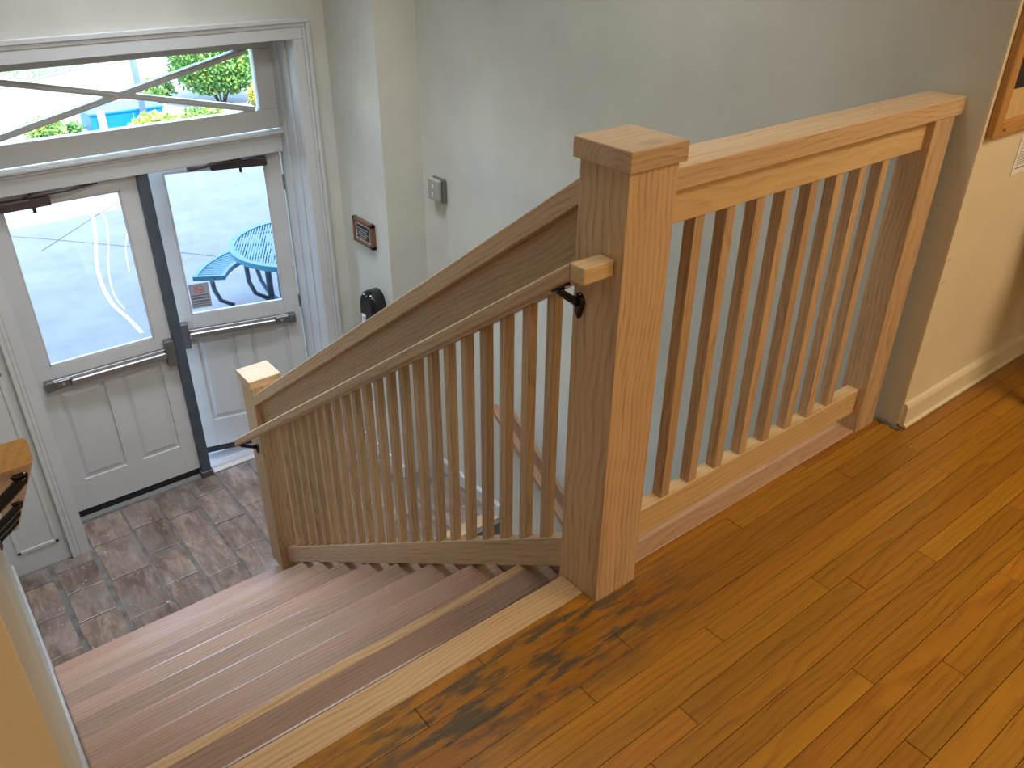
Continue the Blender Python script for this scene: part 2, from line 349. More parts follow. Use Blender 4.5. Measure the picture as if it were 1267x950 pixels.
# hall floor: sub-floor and strips
fl = empty('floor', (0, -0.5, 0), 'amber oak strip floor of the upper hall', kind='structure')
fl['kind'] = 'structure'
box('subfloor', (-3, 4), (-3.2, 0.04), (-0.2, -0.012), M['gap'], fl, bev=0)
PW = 0.0569
known = {0: [0.895], 1: [-0.515], 3: [1.238], 6: [0.493], 7: [0.567, -0.068], 8: [0.803], 13: [0.237], 2: [1.9], 4: [-0.2, 1.65], 5: [0.15], 9: [-0.3, 1.2]}
rest = []
for k in range(0, 56):
    y1 = 0.012 - PW * (k - 1) if k > 0 else 0.0425
    y0 = 0.012 - PW * k
    if k == 0: y0 = 0.012
    else: y1 = 0.012 - PW * (k - 1); y0 = y1 - PW
    if y0 < -3.2: y0 = -3.2
    cuts = list(known.get(k, []))
    xx = min(cuts) if cuts else random.uniform(-0.6, 0.4)
    a = xx
    while a > -3.0: a -= random.uniform(0.9, 1.9); cuts.append(a)
    a = max(cuts)
    while a < 4.0: a += random.uniform(0.9, 1.9); cuts.append(a)
    cuts = sorted(c for c in set(cuts) if -2.9 < c < 3.9); cuts = [-3.0] + cuts + [4.0]
    for a, b_ in zip(cuts, cuts[1:]):
        if k <= 24 and b_ > -1.6 and a < 2.8:
            if k == 0:   # the first row stops at the newel and the rail opening
                if a < 0 < b_:
                    segs = [(a, 0.0)] + ([(0.133, b_)] if b_ > 0.14 else [])
                elif a < 0.133 < b_ and a >= 0: segs = [(0.133, b_)]
                else: segs = [(a, b_)]
            else: segs = [(a, b_)]
            for s0, s1 in segs:
                yy1 = y1
                if k == 0: yy1 = 0.0425 if s1 <= 0.0 else 0.037
                if k == 0 and s0 > XR - 0.3 : yy1 = 0.037; s1 = min(s1, XR - 0.002)
                if s1 - s0 < 0.02: continue
                if k >= 1 and y1 > -0.036 and s1 > XR: s1 = XR + 0.0; 
                if s1 - s0 < 0.02: continue
                dz = random.uniform(-0.0004, 0.0004)
                box('plank', (s0 + 0.0006, s1 - 0.0006), (y0 + 0.0006, yy1 - 0.0006), (-0.018, dz), M['plank'], fl, bev=0.0012)
        else:
            if y1 > -0.036 and b_ > XR: b_ = XR
            if b_ > a: rest.append(((a + .0004, b_ - .0004), (y0 + .0005, y1 - .0005), (-0.018, 0)))
multibox('plank_field', rest, M['plank'], fl, bev=0, kind='stuff')
# cream wall's baseboard with rounded top, and torn plaster end
bb = prism('baseboard_right', [(-0.036, 0.004), (-0.060, 0.004), (-0.061, 0.012), (-0.052, 0.016), (-0.051, 0.075), (-0.046, 0.086), (-0.036, 0.090)], 'x', (XR + 0.004, 4.0), M['cream'], bev=0, kind='structure')
multibox('trim_4', [((XR - 0.012, XR + 0.001), (-0.052, 0.030), (-0.004, 0.003)), ((XR - 0.02, XR - 0.002), (-0.046, -0.02), (0.0, 0.005)), ((XR - 0.018, XR - 0.004), (0.0, 0.022), (-0.002, 0.006))], M['grout'], bev=0.001, kind='structure')
box('baseboard_left', (-3.0, XL), (-0.478, -0.456), (0, 0.09), M['cream'], bev=0.004, kind='structure')

# lower landing: grey bed and stone tiles
lf = empty('floor', (0, 2.9, ZF), 'worn brown stone tile floor of the entrance landing', kind='structure')
box('floor_bed', (XL, XR), (2.06, 3.78), (ZF - 0.12, ZF - 0.006), M['grout'], lf, bev=0)
def tile(x0, x1, y0, y1):
    bm = bmesh.new(); n = 3; j = 0.004
    pts = []
    for (ax, ay), (bx_, by) in (((x0, y0), (x1, y0)), ((x1, y0), (x1, y1)), ((x1, y1), (x0, y1)), ((x0, y1), (x0, y0))):
        for t in range(n):
            q = t / n; pts.append((ax + (bx_ - ax) * q + random.uniform(-j, j), ay + (by - ay) * q + random.uniform(-j, j)))
    zt = ZF + random.uniform(-0.0015, 0.001)
    lo = [bm.verts.new((px, py, ZF - 0.02)) for px, py in pts]; cx, cy = (x0 + x1) / 2, (y0 + y1) / 2
    md = [bm.verts.new((px, py, zt - 0.002)) for px, py in pts]
    hi = [bm.verts.new((cx + (px - cx) * 0.965, cy + (py - cy) * 0.965, zt)) for px, py in pts]
    for A, B in ((lo, md), (md, hi)):
        for i in range(len(pts)): bm.faces.new((A[i], A[(i + 1) % len(pts)], B[(i + 1) % len(pts)], B[i]))
    bm.faces.new(hi)
    link('tile', bm, M['tile'], lf, Matrix.Translation((cx, cy, ZF)))
cols = [-1.100, -0.938, -0.710, -0.480, -0.285, -0.082, 0.115, 0.335, 0.56, 0.79, 1.02, 1.312]
for i, (a, b_) in enumerate(zip(cols, cols[1:])):
    y = 2.10 + (0.0 if i % 2 else 0.12); ys = [2.09]
    y = 2.42 if i % 2 else 2.27
    ymax = 3.30 if (a < -0.75 or a > 0.85) else 3.575
    if i == 1: marks = [2.47, 2.745, 2.995, 3.2]
    else:
        marks = []; yy = 2.30 + (0.16 if i % 2 else 0.03)
        while yy < ymax - 0.12: marks.append(yy); yy += random.uniform(0.24, 0.36)
    marks = [2.09] + marks + [ymax]
    for y0, y1 in zip(marks, marks[1:]):
        xb = b_
        if xb > 1.07 and y1 > 2.79: xb = 1.075
        if xb - a < 0.03: continue
        g = 0.005 if i != 1 else 0.014
        tile(a + g + random.uniform(0, .005), xb - g - random.uniform(0, .005), y0 + 0.004, y1 - 0.003)
# baseboards of the landing
prism('baseboard_left', [(XL, ZF), (XL + 0.012, ZF), (XL + 0.012, ZF + 0.085), (XL + 0.004, ZF + 0.095), (XL, ZF + 0.095)], 'y', (2.40, YD), M['trim'], kind='structure')
prism('baseboard_right', [(XR, ZF), (XR - 0.014, ZF), (XR - 0.014, ZF + 0.085), (XR - 0.004, ZF + 0.10), (XR, ZF + 0.10)], 'y', (2.085, 2.79), M['trim'], kind='structure')
box('baseboard_right', (1.066, 1.08), (2.776, YD), (ZF, ZF + 0.09), M['trim'], bev=0.003, kind='structure')
# sloping skirt beside the treads on the left wall
def zs(y, off=0.0): return -SL * (y - N0) + off
prism('trim_5', [(0.10, -0.04), (0.10, zs(0.10, 0.05)), (2.40, zs(2.40, 0.05)), (2.40, ZF), (2.2, ZF)], 'x', (XL, XL + 0.008), M['trim'], kind='structure')

# entrance wall: casings, jambs, wainscot panel
def casing(n, x_in, sgn):
    e = empty('trim_%d' % n, (x_in, YD, ZF), kind='structure')
    z = (ZF, 0.93)
    f = lambda a, b_: tuple(sorted((x_in + sgn * a, x_in + sgn * b_)))
    box('board', f(0.0, 0.0535), (YD - 0.018, YD), (ZF, 0.844), M['trim'], e, 'z', 0.002)
    box('bead', f(0.054, 0.0735), (YD - 0.022, YD), (ZF, 0.901), M['trim'], e, 'z', 0.004, 2)
    box('back_band', f(0.074, 0.096), (YD - 0.030, YD), (ZF, 0.921), M['trim'], e, 'z', 0.003)
casing(6, -0.72, -1); casing(7, 0.885, 1)
e = empty('trim_8', (0.08, YD, 0.85), kind='structure')
box('board', (-0.7735, 0.9385), (YD - 0.018, YD), (0.8445, 0.901), M['trim'], e, 'x', 0.002)
box('bead', (-0.7935, 0.9585), (YD - 0.022, YD), (0.9015, 0.921), M['trim'], e, 'x', 0.004, 2)
box('back_band', (-0.816, 0.981), (YD - 0.030, YD), (0.9215, 0.945), M['trim'], e, 'x', 0.003)
for n_, xw_, s in ((9, 0.885, -1), (10, -0.72, 1)):
    e = empty('trim_%d' % n_, (xw_, 3.45, ZF), kind='structure')
    for y0, y1, t in ((YD - 0.002, 3.385, 0.002), (3.388, 3.44, 0.010), (3.443, 3.50, 0.004), (3.503, 3.60, 0.012)):
        box('jamb_strip', tuple(sorted((xw_, xw_ + s * t))), (y0, y1), (ZF, 0.845), M['trim'], e, 'z', 0.0025)
box('trim_11', (-0.72, 0.885), (YD, 3.80), (0.842, 0.862), M['trim'], bev=0.001, kind='structure')
# raised moulding panel between the left casing and the stair wall
e = empty('trim_12', (-0.95, YD, -1.3), kind='structure')
px0, px1, pz0, pz1 = -1.06, -0.85, ZF + 0.135, -0.55
for x, z in (((px0, px1), (pz0, pz0 + 0.022)), ((px0, px1), (pz1 - 0.022, pz1)), ((px0, px0 + 0.022), (pz0, pz1)), ((px1 - 0.022, px1), (pz0, pz1))):
    box('moulding', x, (YD - 0.008, YD), z, M['trim'], e, 'x', 0.0035, 2)
box('panel_field', (-1.105, -0.816), (YD - 0.0015, YD - 0.0002), (ZF, -0.40), M['trim'], e, 'x', 0)

# transom window with crossing bars
w1 = empty('window_1', (0.08, 3.6, 0.33), 'transom window with two crossing diagonal bars over the doors', kind='structure')
TZ0, TZ1, TX0, TX1 = 0.453, 0.775, -0.655, 0.771
box('sash_rail', (-0.72, 0.885), (3.575, 3.635), (0.345, TZ0), M['trim'], w1, 'x', 0.004)
box('sash_rail', (-0.72, 0.885), (3.575, 3.635), (TZ1, 0.845), M['trim'], w1, 'x', 0.004)
box('sash_stile', (-0.72, TX0), (3.575, 3.635), (TZ0, TZ1), M['trim'], w1, 'z', 0.004)
box('sash_stile', (TX1, 0.885), (3.575, 3.635), (TZ0, TZ1), M['trim'], w1, 'z', 0.004)
box('pane', (TX0 - 0.005, TX1 + 0.005), (3.602, 3.606), (TZ0 - 0.005, TZ1 + 0.005), M['glass'], w1, bev=0)
ang = math.atan2(TZ1 - TZ0, TX1 - TX0); L = math.hypot(TZ1 - TZ0, TX1 - TX0)
for s in (1, -1):
    T = Matrix.Translation(((TX0 + TX1) / 2, 0, (TZ0 + TZ1) / 2)) @ Matrix.Rotation(-s * ang, 4, 'Y')
    m_ = [((-L / 2 + 0.03, L / 2 - 0.03), (3.582 + 0.001 * s, 3.600), (-0.015, 0.015)), ((-L / 2 + 0.03, L / 2 - 0.03), (3.574 + 0.001 * s, 3.584), (-0.006, 0.006)), ((-L / 2 + 0.03, L / 2 - 0.03), (3.607, 3.625), (-0.015, 0.015))]
    multibox('diagonal_bar', m_, M['trim'], w1, bev=0.0015, T=T)
e = empty('trim_13', (0.08, 3.6, 0.27), kind='structure')
box('transom_bar', (-0.70, 0.872), (3.565, 3.65), (0.213, 0.325), M['trim'], e, 'x', 0.003)
box('transom_ledge', (-0.70, 0.876), (3.535, 3.60), (0.318, 0.338), M['trim'], e, 'x', 0.006, 2)
box('transom_cove', (-0.70, 0.872), (3.552, 3.60), (0.300, 0.318), M['trim'], e, 'x', 0.005, 2)
# mullion and threshold
e = empty('trim_14', (0.075, 3.6, ZF), kind='structure')
box('mullion_post', (0.046, 0.104), (3.575, 3.645), (ZF, 0.213), M['mull'], e, 'z', 0.003)
box('mullion_stop', (0.040, 0.110), (3.648, 3.665), (ZF, 0.213), M['mull'], e, 'z', 0.002)
box('mullion_foot', (0.036, 0.112), (3.565, 3.66), (ZF, ZF + 0.045), M['alu_dark'], e, 'z', 0.003)
e = empty('trim_15', (0.08, 3.66, ZF), kind='structure')
prism('threshold', [(3.595, ZF - 0.003), (3.615, ZF + 0.018), (3.70, ZF + 0.024), (3.77, ZF + 0.02), (3.78, ZF - 0.003)], 'x', (-0.70, 0.05), M['alu_dark'], e, label='dull grey metal threshold under the closed door')
prism('threshold', [(3.595, ZF - 0.003), (3.61, ZF + 0.016), (3.70, ZF + 0.020), (3.77, ZF + 0.018), (3.78, ZF - 0.003)], 'x', (0.105, 0.87), M['alu'], e, label='bright ridged aluminium threshold under the open door')
for yy in (3.63, 3.652, 3.674): box('ridge', (0.108, 0.868), (yy, yy + 0.009), (ZF + 0.015, ZF + 0.0225), M['alu'], e, bev=0.002)

# doors ---------------------------------------------------------------
def door(n, hinge, s, angle, label):
    T = Matrix.Translation(hinge) @ Matrix.Rotation(math.radians(angle), 4, 'Z')
    e = empty('door_%d' % n, label=label, kind='structure', Mx=T)
    X = lambda a, b_: tuple(sorted((s * a, s * b_)))
    WD, Hd, TH = 0.752, 1.912, 0.044
    g = (0.094, 0.655, 0.962, 1.840)      # glass u0,u1,w0,w1
    Y = (0.0, TH)
    box('stile', X(0, g[0]), Y, (0, Hd), M['door'], e, 'z', 0.0015, T=T)
    box('stile', X(g[1], WD), Y, (0, Hd), M['door'], e, 'z', 0.0015, T=T)
    box('top_rail', X(g[0], g[1]), Y, (g[3], Hd), M['door'], e, 'x', 0.0, T=T)
    box('lock_rail', X(g[0], g[1]), Y, (0.80, g[2]), M['door'], e, 'x', 0.0, T=T)
    box('bottom_rail', X(g[0], g[1]), Y, (0, 0.20), M['door'], e, 'x', 0.0, T=T)
    box('centre_stile', X(0.335, 0.430), Y, (0.20, 0.80), M['door'], e, 'z', 0.0, T=T)
    for a, b_ in ((g[0], 0.335), (0.430, g[1])):
        box('panel_back', X(a, b_), (0.014, 0.030), (0.20, 0.80), M['door'], e, 'z', 0, T=T)
        # raised field with chamfered border
        bm = bmesh.new(); u0, u1 = X(a + 0.012, b_ - 0.012); w0, w1 = 0.215, 0.785; c = 0.022
        A = [T @ Vector(p) for p in ((u0, 0.014, w0), (u1, 0.014, w0), (u1, 0.014, w1), (u0, 0.014, w1))]
        B = [T @ Vector(p) for p in ((u0 + c, 0.004, w0 + c), (u1 - c, 0.004, w0 + c), (u1 - c, 0.004, w1 - c), (u0 + c, 0.004, w1 - c))]
        va = [bm.verts.new(p) for p in A]; vb = [bm.verts.new(p) for p in B]
        for i in range(4): bm.faces.new((va[i], va[(i + 1) % 4], vb[(i + 1) % 4], vb[i]))
        bm.faces.new(vb); bm.faces.new(va[::-1]); link('raised_panel', bm, M['door'], e, T.copy())
    box('pane', X(g[0] - 0.004, g[1] + 0.004), (0.020, 0.025), (g[2] - 0.004, g[3] + 0.004), M['glass'], e, bev=0, T=T)
    bd = 0.010
    multibox('glazing_bead', [(X(g[0], g[1]), (0.004, 0.019), (g[2], g[2] + bd)), (X(g[0], g[1]), (0.004, 0.019), (g[3] - bd, g[3])),
             (X(g[0], g[0] + bd), (0.004, 0.019), (g[2], g[3])), (X(g[1] - bd, g[1]), (0.004, 0.019), (g[2], g[3]))], M['trim'], e, bev=0.002, T=T)
    # panic bar
    zb = 0.865 if s > 0 else 0.852
    pb = box('panic_bar', X(0.045, 0.700), (-0.028, -0.004), (zb - 0.028, zb + 0.026), M['steel_dark'], e, 'x', 0.003, T=T)
    box('end_cap', X(0.040, 0.085), (-0.046, -0.001), (zb - 0.031, zb + 0.029), M['steel_dark'], pb, 'x', 0.006, 2, T=T)
    box('end_housing', X(0.085, 0.165), (-0.044, -0.004), (zb - 0.026, zb + 0.023), M['steel_dark'], pb, 'x', 0.003, T=T)
    box('push_bar', X(0.168, 0.690), (-0.062, -0.020), (zb - 0.024, zb + 0.018), M['steel'], pb, 'x', 0.010, 3, T=T)
    bm = bmesh.new(); c = T @ Vector((s * 0.130, -0.045, zb))
    r = bmesh.ops.create_cone(bm, cap_ends=True, segments=14, radius1=0.007, radius2=0.007, depth=0.004, matrix=Matrix.Translation(c) @ Matrix.Rotation(math.radians(90), 4, 'X'))
    link('screw', bm, M['alu'], pb, Matrix.Translation(c))
    lc = box('latch_case', X(0.690, 0.742), (-0.052, 0.0), (zb - 0.085, zb + 0.080), M['steel_dark'], e, 'z', 0.006, 2, T=T)
    box('latch_bolt', X(0.738, 0.756), (-0.030, -0.006), (zb - 0.040, zb + 0.020), M['black_matte'], lc, 'z', 0.002, T=T)
    # closer near the head
    cb = box('door_closer', X(0.085, 0.315) if s > 0 else X(0.085, 0.40), (-0.048, 0.0), (1.838, 1.886), M['bronze'], e, 'x', 0.006, 2, T=T)
    a0 = (s * 0.20, -0.03, 1.884); a1 = (s * 0.40, -0.055, 1.902); a2 = (s * (0.55 if s > 0 else 0.56), -0.012, 1.906)
    if s > 0: tube('closer_arm', [a0, (s * 0.25, -0.05, 1.90), a1, a2], [0.011, 0.010, 0.008, 0.009], M['bronze'], cb, 8, T=T)
    else: tube('closer_arm', [(0.62, 3.60, 0.200), (0.50, 3.575, 0.206), (0.40, 3.562, 0.200), (0.305, 3.556, 0.203)], [0.012, 0.010, 0.009, 0.012], M['bronze'], cb, 8)
    tube('closer_spindle', [(s * 0.235, -0.026, 1.81), (s * 0.235, -0.026, 1.905)], 0.009, M['bronze'], cb, 8, T=T)
    box('door_sweep', X(0.002, WD - 0.002), (0.004, TH - 0.004), (-0.046, -0.0005), M['black_matte'], e, 'x', 0.001, T=T)  # added black strip: stops light leaking and stands for the dark gap
    # hinges
    for zz in (0.18, 0.95, 1.72): box('hinge', X(-0.006, 0.004), (-0.006, 0.006), (zz - 0.045, zz + 0.045), M['steel_dark'], e, 'z', 0.001, T=T)
    return e, T
d1, T1 = door(1, (-0.70, 3.610, ZF + 0.063), 1, 0, 'left leaf of the grey-white double door, closed, with half glass and push bar')
d2, T2 = door(2, (0.868, 3.620, ZF + 0.063), -1, -14.5, 'right leaf of the double door standing ajar, sticker on its glass')
# no-smoking sticker on the right glass
T = T2
stk = box('no_smoking_sticker', (-0.640, -0.525), (0.0185, 0.0195), (0.995, 1.155), M['sticker'], None, bev=0, T=T)
tag(stk, 'faded grey no smoking sticker with red circle on the right door glass', 'sticker')
bm = bmesh.new()
def ring(bm, c, r0, r1, y, T, n=24):
    a = [bm.verts.new(T @ Vector((c[0] + r0 * math.cos(i * 2 * math.pi / n), y, c[1] + r0 * math.sin(i * 2 * math.pi / n)))) for i in range(n)]
    b_ = [bm.verts.new(T @ Vector((c[0] + r1 * math.cos(i * 2 * math.pi / n), y, c[1] + r1 * math.sin(i * 2 * math.pi / n)))) for i in range(n)]
    for i in range(n): bm.faces.new((a[i], a[(i + 1) % n], b_[(i + 1) % n], b_[i]))
ring(bm, (-0.582, 1.117), 0.021, 0.027, 0.0180, T)
bmbox(bm, (-0.021, 0.021), (0.0178, 0.0182), (-0.003, 0.003), T=T @ Matrix.Translation((-0.582, 0, 1.117)) @ Matrix.Rotation(math.radians(40), 4, 'Y'))
bmbox(bm, (-0.600, -0.566), (0.0178, 0.0182), (1.113, 1.119), T=T)
link('prohibition_symbol', bm, M['sticker_red'], stk, T.copy())
multibox('print_line', [((-0.632, -0.534), (0.0178, 0.0182), (z, z + h)) for z, h in ((1.075, 0.006), (1.056, 0.008), (1.036, 0.007), (1.021, 0.004), (1.008, 0.004))], M['ink'], stk, bev=0, T=T)

# ------------------------------------------------------------------ stairs
sc = empty('staircase', (-0.5, 1.2, ZF), 'red oak staircase of nine steps going down to the entrance landing', 'staircase')
XS = 0.125
box('landing_nosing', (XL + 0.004, -0.0005), (0.0432, N0), (-0.028, 0.0005), M['nosing'], sc, 'x', 0.003, 2, label='pale yellowish oak nosing board edging the hall floor')
box('landing_nosing', (0.0, XS), (0.134, 0.136), (-0.028, 0.0), M['nosing'], sc, 'x', 0.0)
for k in range(1, 10):
    y0 = N0 + (k - 1) * RUN - 0.03; y1 = N0 + k * RUN; z = -k * RISE
    tr = box('tread', (XL + 0.009, XS), (y0 + 0.002, y1 - 0.112), (z - 0.026, z), M['tread'], sc, 'x', 0.0008)
    if k == 1: box('nosing_strip', (XL + 0.009, XS), (y1 - 0.030, y1 + 0.0015), (z - 0.020, z + 0.0006), M['nosing'], tr, 'x', 0.004, 2, label='paler front edge strip')  # light falling on this nosing is put into its paler colour
    o = box('tread_front', (XL + 0.009, XS), (y1 - 0.1115, y1), (z - 0.026, z), M['tread'], tr, 'x', 0.009, 3)
for k in range(0, 10):
    y1 = N0 + k * RUN - 0.03
    box('riser', (XL + 0.009, XS), (y1 - 0.018, y1), (-(k + 1) * RISE + 0.0005, -k * RISE - 0.0265), M['tread'], sc, 'x', 0)
# closed side of the flight, towards the lower stairs
prism('stringer_side', [(0.134, -0.03), (2.280, zs(2.28, -0.03)), (2.280, ZF - 1.5), (0.134, ZF - 1.5)], 'x', (XS + 0.001, XS + 0.022), M['tread'], sc, slope_rot)

# lower flight, going down under the hall
bs = empty('staircase', (0.75, 1.0, ZF - 1.4), 'lower oak flight descending beside the wall behind the balusters', 'staircase')
for k in range(0, 8):
    y1 = 2.09 - k * RUN; z = ZF - k * RISE
    box('tread', (XS + 0.024, XR - 0.002), (y1 - (0.0 if k else 0.0), y1 + RUN + 0.0) if k else (y1, y1 + 0.09), (z - 0.026, z + (0.003 if k == 0 else 0)), M['oak_cap'], bs, 'x', 0.003)
    box('riser', (XS + 0.024, XR - 0.002), (y1 + 0.02, y1 + 0.036), (z - RISE, z - 0.027), M['wall'], bs, 'x', 0)
box('floor', (XS, XR), (-0.1, 2.1), (-3.35, -3.2), M['grout'], bev=0, kind='structure')
box('wall_left', (XS + 0.0, XS + 0.02), (-0.1, 0.07), (-3.2, -0.2), M['wall'], bev=0, kind='structure')
box('wall_back', (XS, XR + 0.12), (-0.22, -0.1), (-3.35, -0.2), M['wall'], bev=0, kind='structure')
box('trim_16', (XS, XR), (-0.1, 0.155), (-0.24, -0.02), M['wall'], bev=0, kind='structure')
box('wall_left', (XL - 0.15, XS), (0.055, 0.07), (-0.35, -0.03), M['wall'], bev=0, kind='structure')

# ------------------------------------------------------------------ newels
def newel(x0, y0, z0, ztop, w, label, base_z=None):
    e = empty('newel_post', (x0 + w / 2, y0 + w / 2, z0), label, 'post')
    box('shaft', (x0, x0 + w), (y0, y0 + w), (z0 if base_z is None else base_z, ztop - 0.041), M['oak'], e, 'z', 0.002, 2)
    ov = 0.0106
    box('neck', (x0 + 0.004, x0 + w - 0.004), (y0 + 0.004, y0 + w - 0.004), (ztop - 0.046, ztop - 0.04), M['oak'], e, 'z', 0)
    box('cap', (x0 - ov, x0 + w + ov), (y0 - ov, y0 + w + ov), (ztop - 0.041, ztop), M['oak_cap'], e, 'x', 0.0025, 2)
    return e
newel(0, 0, 0, 1.10, 0.133, 'tall square oak newel post at the top of the stairs', base_z=-0.02)
NX, NY = 0.018, 2.281
newel(NX, NY, -9 * RISE, -9 * RISE + 1.154, 0.133, 'short square oak newel post at the foot of the stairs, lit pale on top')

# ------------------------------------------------------------------ sloping balustrade
sr = empty('stair_railing', (0.075, 1.2, zs(1.2)), 'sloping oak railing with square balusters along the stairs', 'railing')
Y0, Y1 = 0.1335, NY - 0.0005
def sloped(name, xr, ztop0, h, m, parent, y0=Y0, y1=Y1, bev=0.002, seg=1, **k):
    zt = lambda y: ztop0 - SL * y
    return prism(name, [(y0, zt(y0)), (y1, zt(y1)), (y1, zt(y1) - h), (y0, zt(y0) - h)], 'x', xr, m, parent, slope_rot, bev, seg, **k)
sloped('top_cap', (0.018, 0.128), 1.121, 0.055, M['oak'], sr)
sloped('upper_rail', (0.052, 0.098), 1.066, 0.165, M['oak'], sr, bev=0.001)
sloped('bottom_rail', (0.056, 0.096), 0.183, 0.100, M['oak_cap'], sr)
BP = 0.0885
for i in range(22):
    y = 0.2575 + BP * i
    zb = 0.183 - SL * y - 0.01; zt = 0.905 - SL * y + 0.02
    box('baluster', (0.060, 0.087), (y, y + 0.027), (zb - 0.012, zt), M['oak'], sr, 'z', 0.0012)

# guard railing on the hall floor
gr = empty('guard_railing', (0.68, 0.075, 0), 'level oak guard railing with square balusters beside the hall floor', 'railing')
PX0, PX1 = 1.184, 1.284
box('top_cap', (0.133, XR - 0.0005), (0.030, 0.135), (0.986, 1.034), M['oak_cap'], gr, 'x', 0.0025, 2)
box('upper_rail', (0.133, PX0), (0.054, 0.098), (0.906, 0.986), M['oak_pale'], gr, 'x', 0.001)
box('bottom_rail', (0.133, PX0), (0.056, 0.096), (0.064, 0.151), M['oak_pale'], gr, 'x', 0.002)
po_ = box('end_post', (PX0, PX1), (0.032, 0.116), (-0.012, 0.986), M['oak'], gr, 'z', 0.002)
for i in range(8):
    x = 0.275 + 0.105 * i
    box('baluster', (x, x + 0.031), (0.060, 0.091), (0.150, 0.907), M['oak'], gr, 'z', 0.0012)
box('wall_bracket_block', (PX1, XR), (0.05, 0.10), (0.955, 0.986), M['oak'], gr, 'x', 0)
sh = box('shoe_board', (0.133, XR - 0.02), (0.0375, 0.160), (-0.03, 0.004), M['shoe'], gr, 'x', 0.002, label='pinkish sanded oak board on the floor edge')

# ------------------------------------------------------------------ handrails
def bracket(parent, base, sx, tip):
    """wall plate on the plane x = base.x, arm out to the rail's underside"""
    bx_, by, bz = base; e = Vector(tip)
    bm = bmesh.new(); n = 18; prof = []
    for i in range(n):
        a = 2 * math.pi * i / n; ry = 0.015 if math.sin(a) > 0 else 0.013
        rz = 0.020 if math.sin(a) > 0 else 0.040
        wv = 1.0 if math.sin(a) > 0 else (1 - 0.35 * abs(math.sin(a)))
        prof.append((by + 0.016 * math.cos(a) * wv, bz + rz * math.sin(a)))
    r0 = [bm.verts.new((bx_, y, z)) for y, z in prof]
    r1 = [bm.verts.new((bx_ + sx * 0.006, by + (y - by) * 0.9, bz + (z - bz) * 0.94)) for y, z in prof]
    r2 = [bm.verts.new((bx_ + sx * 0.010, by + (y - by) * 0.5, bz + (z - bz) * 0.6)) for y, z in prof]
    for A, B in ((r0, r1), (r1, r2)):
        for i in range(n): f = bm.faces.new((A[i], A[(i + 1) % n], B[(i + 1) % n], B[i])); f.smooth = True
    bm.faces.new(r2); bm.faces.new(r0[::-1])
    br = link('bracket', bm, M['black'], parent, Matrix.Translation(base))
    br['label'] = 'glossy black iron bracket'
    p0 = Vector((bx_ + sx * 0.006, by, bz)); p3 = e + Vector((0, 0, -0.004))
    d_ = p3 - p0
    pts = [p0, p0 + Vector((d_.x * 0.4, d_.y * 0.4, d_.z * 0.28)), p0 + Vector((d_.x * 0.8, d_.y * 0.8, d_.z * 0.62)), p3 + Vector((0, 0, -0.008)), p3]
    tube('bracket_arm', pts, [0.011, 0.0085, 0.008, 0.0085, 0.011], M['black'], br, 10)
    rot = Matrix.Translation(e) @ Matrix.Rotation(math.atan(-SL), 4, 'X')
    box('rail_clip', (-0.008, 0.008), (-0.026, 0.026), (-0.007, 0.001), M['black'], br, 'y', 0.003, 2, T=rot)
    return br
def handrail(name_label, x_face, sx, z_at, y0, y1, xs, top_ret=True, brks=(), h=0.038, mat_='oak', end_round=True):
    e = empty('handrail', ((xs[0] + xs[1]) / 2, (y0 + y1) / 2, z_at - SL * (y0 + y1) / 2), name_label, 'handrail')
    zt = lambda y: z_at - SL * y
    # sloping length, mitred plumb at both ends
    bm = bmesh.new(); pts = [(y0, zt(y0)), (y1, zt(y1)), (y1 - 0.004, zt(y1) - h), (y0, zt(y0) - h)]
    rows = [[bm.verts.new((t, a, b_)) for a, b_ in pts] for t in xs]
    bm.faces.new(rows[0]); bm.faces.new(rows[1][::-1])
    for i in range(4): bm.faces.new((rows[0][i], rows[0][(i + 1) % 4], rows[1][(i + 1) % 4], rows[1][i]))
    bmesh.ops.recalc_face_normals(bm, faces=bm.faces)
    bm.edges.ensure_lookup_table()
    es = [ed for ed in bm.edges if abs(ed.verts[0].co.y - ed.verts[1].co.y) > 0.5] + [ed for ed in bm.edges if min(ed.verts[0].co.y, ed.verts[1].co.y) > y1 - 0.01]
    bmesh.ops.bevel(bm, geom=es, offset=0.006, segments=3, affect='EDGES', profile=0.5)
    c = Vector((sum(xs) / 2, (y0 + y1) / 2, zt((y0 + y1) / 2)))
    link('rail', bm, M[mat_], e, frame(c, slope_rot))
    if top_ret:
        xa, xb = sorted((x_face, xs[0] if sx < 0 else xs[1]))
        w = xs[1] - xs[0]
        zz = zt(y0)
        box('return_piece', (xa, xb), (y0 - w * 0.92, y0 + 0.0005), (zz - h * 0.98, zz - 0.001), M['oak_pale'], e, 'x', 0.004, 2, label='lighter level return piece')
    for by in brks:
        bracket(e, (x_face, by, zt(by) - h - 0.048), sx, ((xs[0] + xs[1]) / 2 + (0.006 if sx > 0 else 0), by + 0.0, zt(by) - h + 0.002))
    return e
# railing handrail: stands on the stair side of the newels, return dies into the tall newel
handrail('oak handrail on black brackets in front of the stair balusters', 0.0, -1, 0.932, 0.062, 2.374, (-0.080, -0.036), True, (0.112,))
hr = bpy.data.objects['handrail']
bracket(hr, (NX, 2.335, 0.932 - SL * 2.335 - 0.038 - 0.048), -1, (-0.058, 2.335, 0.932 - SL * 2.335 - 0.038 + 0.002))
handrail('oak handrail end with black brackets on the left stair wall', XL, 1, 0.911, 0.0, 2.374, (-1.073, -1.027), False, (0.095, 0.63, 1.0, 1.42), h=0.038, mat_='oak_pale')
